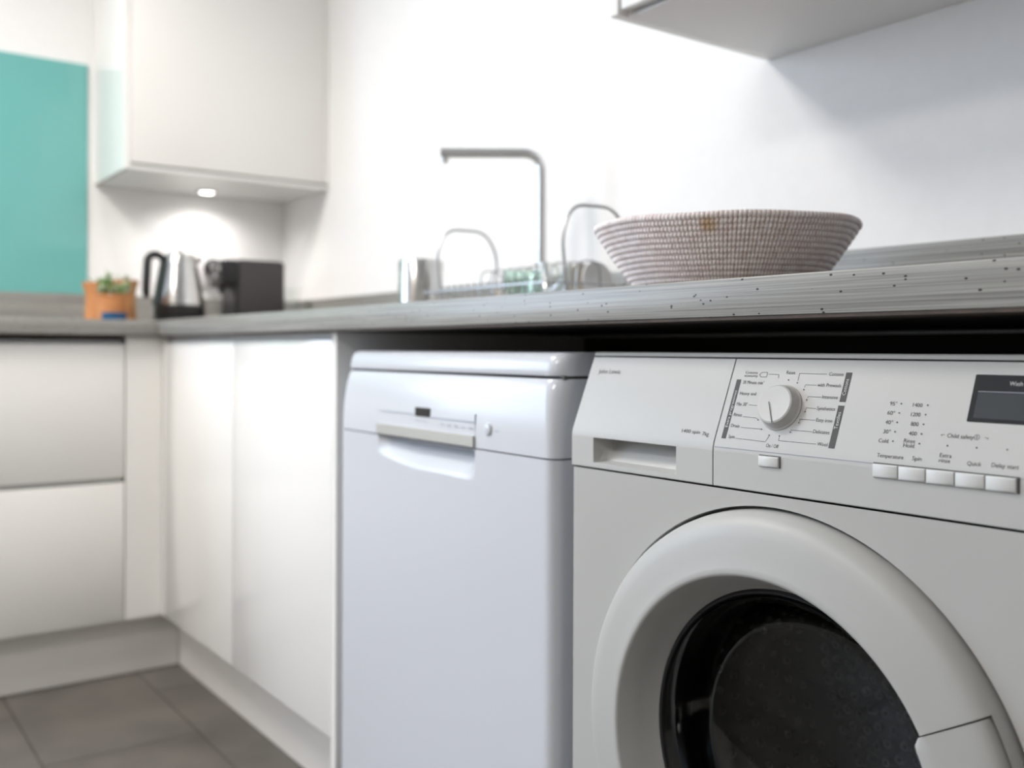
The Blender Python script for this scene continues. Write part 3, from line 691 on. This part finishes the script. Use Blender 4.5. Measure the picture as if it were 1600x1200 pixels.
def tumbler(name, label, loc, r0, r1, h, mat, group=None, tilt=None):
    o = obj(name, lathe(B(), [(0, 0), (r0, 0), (r1, h), (r1-.002, h), (r0-.002, .008), (0, .008)], 32), mat, None, True); o.location = loc; tag(o, label, 'glass', group)
    if tilt: o.rotation_euler = tilt
    return o
green_gl = M('green_glass', (.80, .93, .87), .03, trans=1, ior=1.4)
tumbler('drinking_glass', 'pale green glass standing in the dish rack just left of the tap', (1.192, .290, ZT+.0135), .028, .033, .055, green_gl)
tumbler('drinking_glass', 'clear glass standing in the dish rack just right of the tap', (1.284, .290, ZT+.0135), .027, .032, .062, glass_cl)
def plate(label, x, y, a, mat, R_=.062):
    prof = [(0, 0), (R_*.55, 0), (R_*.62, .004), (R_, .010), (R_-.001, .012), (R_*.6, .0065), (0, .003)]
    o = obj('saucer', lathe(B(), prof, 40), mat, None, True); o.rotation_euler = (0, a, .0); o.location = (x, y, ZT+.0135+R_); return tag(o, label, 'plate')
plate('pale saucer standing upright in the dish rack beside the right hoop', 1.262, .40, PI/2-.12, white_cer, .036)
plate('beige saucer standing upright just left of the right rack hoop', 1.222, .40, PI/2-.12, beige, .036)

# utensil pot, sponge and beige pot beside the tap
up_ = thing('utensil_pot', 'brushed steel cylinder utensil pot left of the dish rack', 'pot', (.70, .375, ZT))
pf = [(0, 0), (.049, 0), (.051, .002), (.051, .124), (.0495, .127), (.048, .124), (.048, .004), (0, .004)]
obj('body', lathe(B(), pf, 48), steel, up_, True)
for z in (.115, .106, .012): obj('ring_line', lathe(B(), [(.0512, z-.001), (.0520, z), (.0512, z+.001)], 48), steel, up_, True)
tag(bx('sponge', scour, None, .775, .835, .425, .455, ZT, ZT+.033, .004, 2), 'dark grey sponge block right of the steel utensil pot', 'sponge')
o = obj('ceramic_cup', lathe(B(), [(0, 0), (.022, 0), (.026, .06), (.024, .06), (.020, .005), (0, .005)], 32), beige, None, True); o.location = (.72, .53, ZT); tag(o, 'small beige cup by the wall behind the steel utensil pot', 'cup'); o.location = (.81, .535, ZT)

# ---------------------------------------------------------------- kettle
KT = thing('kettle', 'stainless steel jug kettle with black handle beside the plant pots', 'kettle', (-.355, .166, ZT), math.radians(98))
# local +x points along world +y (spout), local -x = handle side
obj('power_base', lathe(B(), [(0, 0), (.078, 0), (.080, .004), (.078, .014), (.070, .020), (0, .020)], 48), black_pl, KT, True)
obj('foot_band', lathe(B(), [(0, .020), (.071, .020), (.0735, .024), (.0725, .052), (.070, .054), (0, .054)], 56), black_pl, KT, True)
obj('body', lathe(B(), [(.069, .0545), (.0705, .056), (.0665, .09), (.0600, .13), (.0525, .17), (.0465, .198), (.0440, .203), (.040, .203)], 56), steel, KT, True)
obj('lid', lathe(B(), [(.041, .202), (.040, .209), (.030, .214), (.012, .216), (.011, .222), (0, .224)], 40), steel, KT, True)
bm = B(); prism(bm, [(.026, -.017), (.070, -.004), (.070, .004), (.026, .017)], 'z', .170, .203)
for v in bm.verts:
    if v.co.x > .05: v.co.z = .204 if v.co.z > .18 else .190
obj('spout', bm, steel, KT, True)
hp = fillet([(-.046, 0, .190), (-.070, 0, .207), (-.098, 0, .196), (-.103, 0, .10), (-.101, 0, .076)], .030, 8)
obj('handle', tube(B(), hp, [.012]*(len(hp)-2)+[.011, .009], 12), black_pl, KT, True)
def kr(z): return .0705-.024*((z-.056)/.142)
bm = B(); rings = []
for i in range(13):
    z = .055+.142*i/12; rr = kr(z)
    rings.append([bm.verts.new((-rr_*math.cos(a), rr_*math.sin(a), z)) for rr_, a in ((rr-.004, -.42), (rr+.008, -.30), (rr+.008, .30), (rr-.004, .42))])
for i in range(12):
    for j in range(4): bm.faces.new((rings[i][j], rings[i][(j+1) % 4], rings[i+1][(j+1) % 4], rings[i+1][j]))
bm.faces.new(rings[0]); bm.faces.new(list(reversed(rings[-1])))
obj('handle_spine', bm, black_pl, KT, True)
bm = B(); rings = []
for i in range(13):
    z = .055+.085*i/12; rr = kr(z); w0 = .55*(1-(i/12)**2*.85)
    rings.append([bm.verts.new((rr_*math.cos(a), rr_*math.sin(a), z)) for rr_, a in ((rr-.003, -w0), (rr+.003, -w0*.9), (rr+.003, w0*.9), (rr-.003, w0))])
for i in range(12):
    for j in range(4): bm.faces.new((rings[i][j], rings[i][(j+1) % 4], rings[i+1][(j+1) % 4], rings[i+1][j]))
bm.faces.new(rings[0]); bm.faces.new(list(reversed(rings[-1])))
obj('front_trim', bm, black_pl, KT, True)

# ---------------------------------------------------------------- coffee machine
CM = thing('coffee_machine', 'boxy black capsule coffee machine right of the kettle', 'coffee machine', (-.30, .300, ZT))
bx('side_body', M('coffee_side_plastic', (.05, .046, .047), .5), CM, -.128, 0, .030, .176, .004, .196, .004, 2)
bx('base_strip', black_pl, CM, -.126, -.002, .026, .174, 0, .030, .003, 2)
bx('head', black_sh, CM, -.124, -.004, -.022, .034, .118, .199, .010, 3)
bx('drip_tray', black_sh, CM, -.118, -.010, -.022, .034, 0, .024, .004, 2)
bx('front_panel', black_pl, CM, -.118, -.008, .018, .034, .022, .120, .001, 1)
bx('spout', black_pl, CM, -.075, -.053, -.012, .004, .100, .120, .003, 2)
for x, z in ((-.030, .172), (-.060, .150), (-.100, .180)): obj('button', lathe(B(), [(0, -.026), (.006, -.026), (.0075, -.022), (.0075, -.018)], 20, 'y', (x, 0, z)), plastic, CM, True)
bx('lid_strip', black_pl, CM, -.120, -.008, .034, .168, .196, .2005, .002, 2)
# socket and plug behind the kettle
sk = thing('wall_socket', 'white double wall socket on the left wall behind the kettle', 'socket', (XW+.0003, .325, 1.10))
bx('face_plate', sock_mat, sk, 0, .008, -.073, .073, -.043, .043, .002, 2)
bx('switch', white_cer, sk, .008, .011, -.045, -.035, .012, .03, .001, 1); bx('switch', white_cer, sk, .008, .011, .035, .045, .012, .03, .001, 1)
pg = thing('plug_and_cable', 'black round power plug with hanging cable in the wall socket', 'plug', (XW+.0085, .358, 1.122))
plug_m = M('matt_black_rubber', (.012, .012, .013), .8, spec=.2)
obj('plug', lathe(B(), [(.029, 0), (.030, .004), (.028, .026), (.018, .036), (0, .038)], 28, 'x', (0, 0, 0)), plug_m, pg, True)
cp = [Vector(p) for p in ((.03, 0, -.012), (.036, .004, -.04), (.036, .02, -.09), (.036, .05, -.135), (.045, .075, -.160), (.08, .09, -.178), (.13, .095, -.1825), (.16, .10, -.1825))]
sm = []
for i in range(len(cp)-1):
    p0, p1, p2, p3 = cp[max(i-1, 0)], cp[i], cp[i+1], cp[min(i+2, len(cp)-1)]
    for k in range(5):
        t = k/5; sm.append(.5*((2*p1)+(p2-p0)*t+(2*p0-5*p1+4*p2-p3)*t*t+(-p0+3*p1-3*p2+p3)*t**3))
sm.append(cp[-1]); obj('cable', tube(B(), sm, .0038, 8), M('dark_grey_cable', (.05, .05, .05), .5), pg, True)

# ---------------------------------------------------------------- plant pots
P1 = thing('potted_succulent', 'terracotta pot with blue base band holding small green succulents', 'plant', (-.205, -.062, ZT))
obj('pot', lathe(B(), [(0, 0), (.040, 0), (.0415, .002), (.046, .060), (.0475, .066), (.0500, .068), (.0500, .072), (.044, .072), (.042, .060), (0, .058)], 40), terra, P1, True)
bm = lathe(B(), [(.0409, .0005), (.0417, .003), (.0432, .024), (.0425, .0245)], 24, 'z', (0, 0, 0), -.95, .75)
o = obj('glazed_band', bm, blue, P1, True); o['label'] = 'blue glazed patch at foot of pot'
obj('soil', lathe(B(), [(.0425, .066), (.02, .069), (0, .070)], 24), soil, P1, True)
def leafm(L_, W_, th=.004):
    bm = B(); rings = []
    for i in range(7):
        t = i/6; w_ = W_*math.sin(PI*min(.98, t*.85+.13))**.8*(1 if t < .99 else .1); z = .25*L_*t*t
        rings.append([bm.verts.new((L_*t, w_*math.cos(a)*.5, z+th*.5*math.sin(a)*(1-.6*t))) for a in [2*PI*k/6 for k in range(6)]])
    for i in range(6):
        for k in range(6): bm.faces.new((rings[i][k], rings[i][(k+1) % 6], rings[i+1][(k+1) % 6], rings[i+1][k]))
    bm.faces.new(rings[0]); bm.faces.new(rings[-1])
    me = bpy.data.meshes.new('leaf'); bm.to_mesh(me); bm.free(); me.polygons.foreach_set('use_smooth', [True]*len(me.polygons)); return me
lmA, lmB = leafm(.030, .014), leafm(.026, .016); lmA.materials.append(leaf_a); lmB.materials.append(leaf_b)
def leaf(me, loc, rz, tilt, sc, par):
    o = bpy.data.objects.new('leaf', me); o.location = loc; o.rotation_euler = (0, -tilt, rz); o.scale = (sc,)*3; COL.objects.link(o); o.parent = par
st = [(-.03, -.02, .004), (.03, .015, .004), (-.03, .03, .018), (-.005, -.022, .030), (.005, -.012, .050), (.012, .022, .012), (-.015, .010, .020), (.022, -.005, .006), (.010, .034, .022), (.02, -.032, .010)]
for i, (sx, sy, sh) in enumerate(st):
    obj('stem', tube(B(), [(sx, sy, .066), (sx+.001, sy, .070+sh)], .0022, 6), leaf_a, P1, True)
    for k in range(9): leaf((lmA, lmB)[(i+k//2) % 2 if i not in (3, 4) else 0], (sx, sy, .071+sh*(.45+.55*(k/8))), k*2.4+i, .25+.75*(k/8), .62+.35*random.random(), P1)
P2 = thing('plant_pot', 'light brown flared clay pot standing right behind the blue-banded pot', 'plant', (-.290, .004, ZT)); P2.location.y = -.011; P2.scale = (.95, .95, 1.42)
obj('pot', lathe(B(), [(0, 0), (.036, 0), (.037, .002), (.033, .052), (.035, .066), (.041, .080), (.042, .084), (.037, .084), (.032, .070), (0, .068)], 36), cork, P2, True)
obj('soil', lathe(B(), [(.033, .076), (.015, .084), (0, .086)], 20), soil, P2, True)
for k in range(8): leaf(lmB if k % 3 else lmA, (.008*math.cos(k*2), .008*math.sin(k*2), .082), k*.8, .35+.1*(k % 3), .7, P2)
P3 = thing('plant_pot', 'terracotta clay pot half hidden left behind the blue-banded pot', 'plant', (-.352, -.068, ZT)); P3.scale = (1, 1, 1.42)
obj('pot', lathe(B(), [(0, 0), (.033, 0), (.034, .002), (.030, .05), (.033, .062), (.040, .076), (.041, .080), (.036, .080), (.030, .066), (0, .064)], 36), terra, P3, True)
obj('soil', lathe(B(), [(.031, .070), (.015, .076), (0, .077)], 20), soil, P3, True)
for k in range(8): leaf(lmA, (.008*math.cos(k*2), .008*math.sin(k*2), .075), k*.8, .25+.1*(k % 3), .8, P3)

# things right of the coffee machine
tumbler('drinking_glass', 'clear tall glass between the coffee machine and the corner', (-.40, .535, ZT), .026, .034, .125, glass_cl)
wb = thing('wooden_board', 'small pale wooden board lying right of the coffee machine', 'board', (-.16, .47, ZT))
bx('board', wood, wb, -.05, .05, -.012, .085, 0, .012, .003, 2); bx('rim', wood, wb, -.05, .0, .040, .085, .012, .022, .003, 2)
o = obj('small_dish', lathe(B(), [(0, 0), (.022, 0), (.030, .007), (.029, .008), (.020, .003), (0, .002)], 28), white_cer, None, True); o.location = (-.07, .285, ZT); tag(o, 'tiny white dish in front of the coffee machine', 'dish')
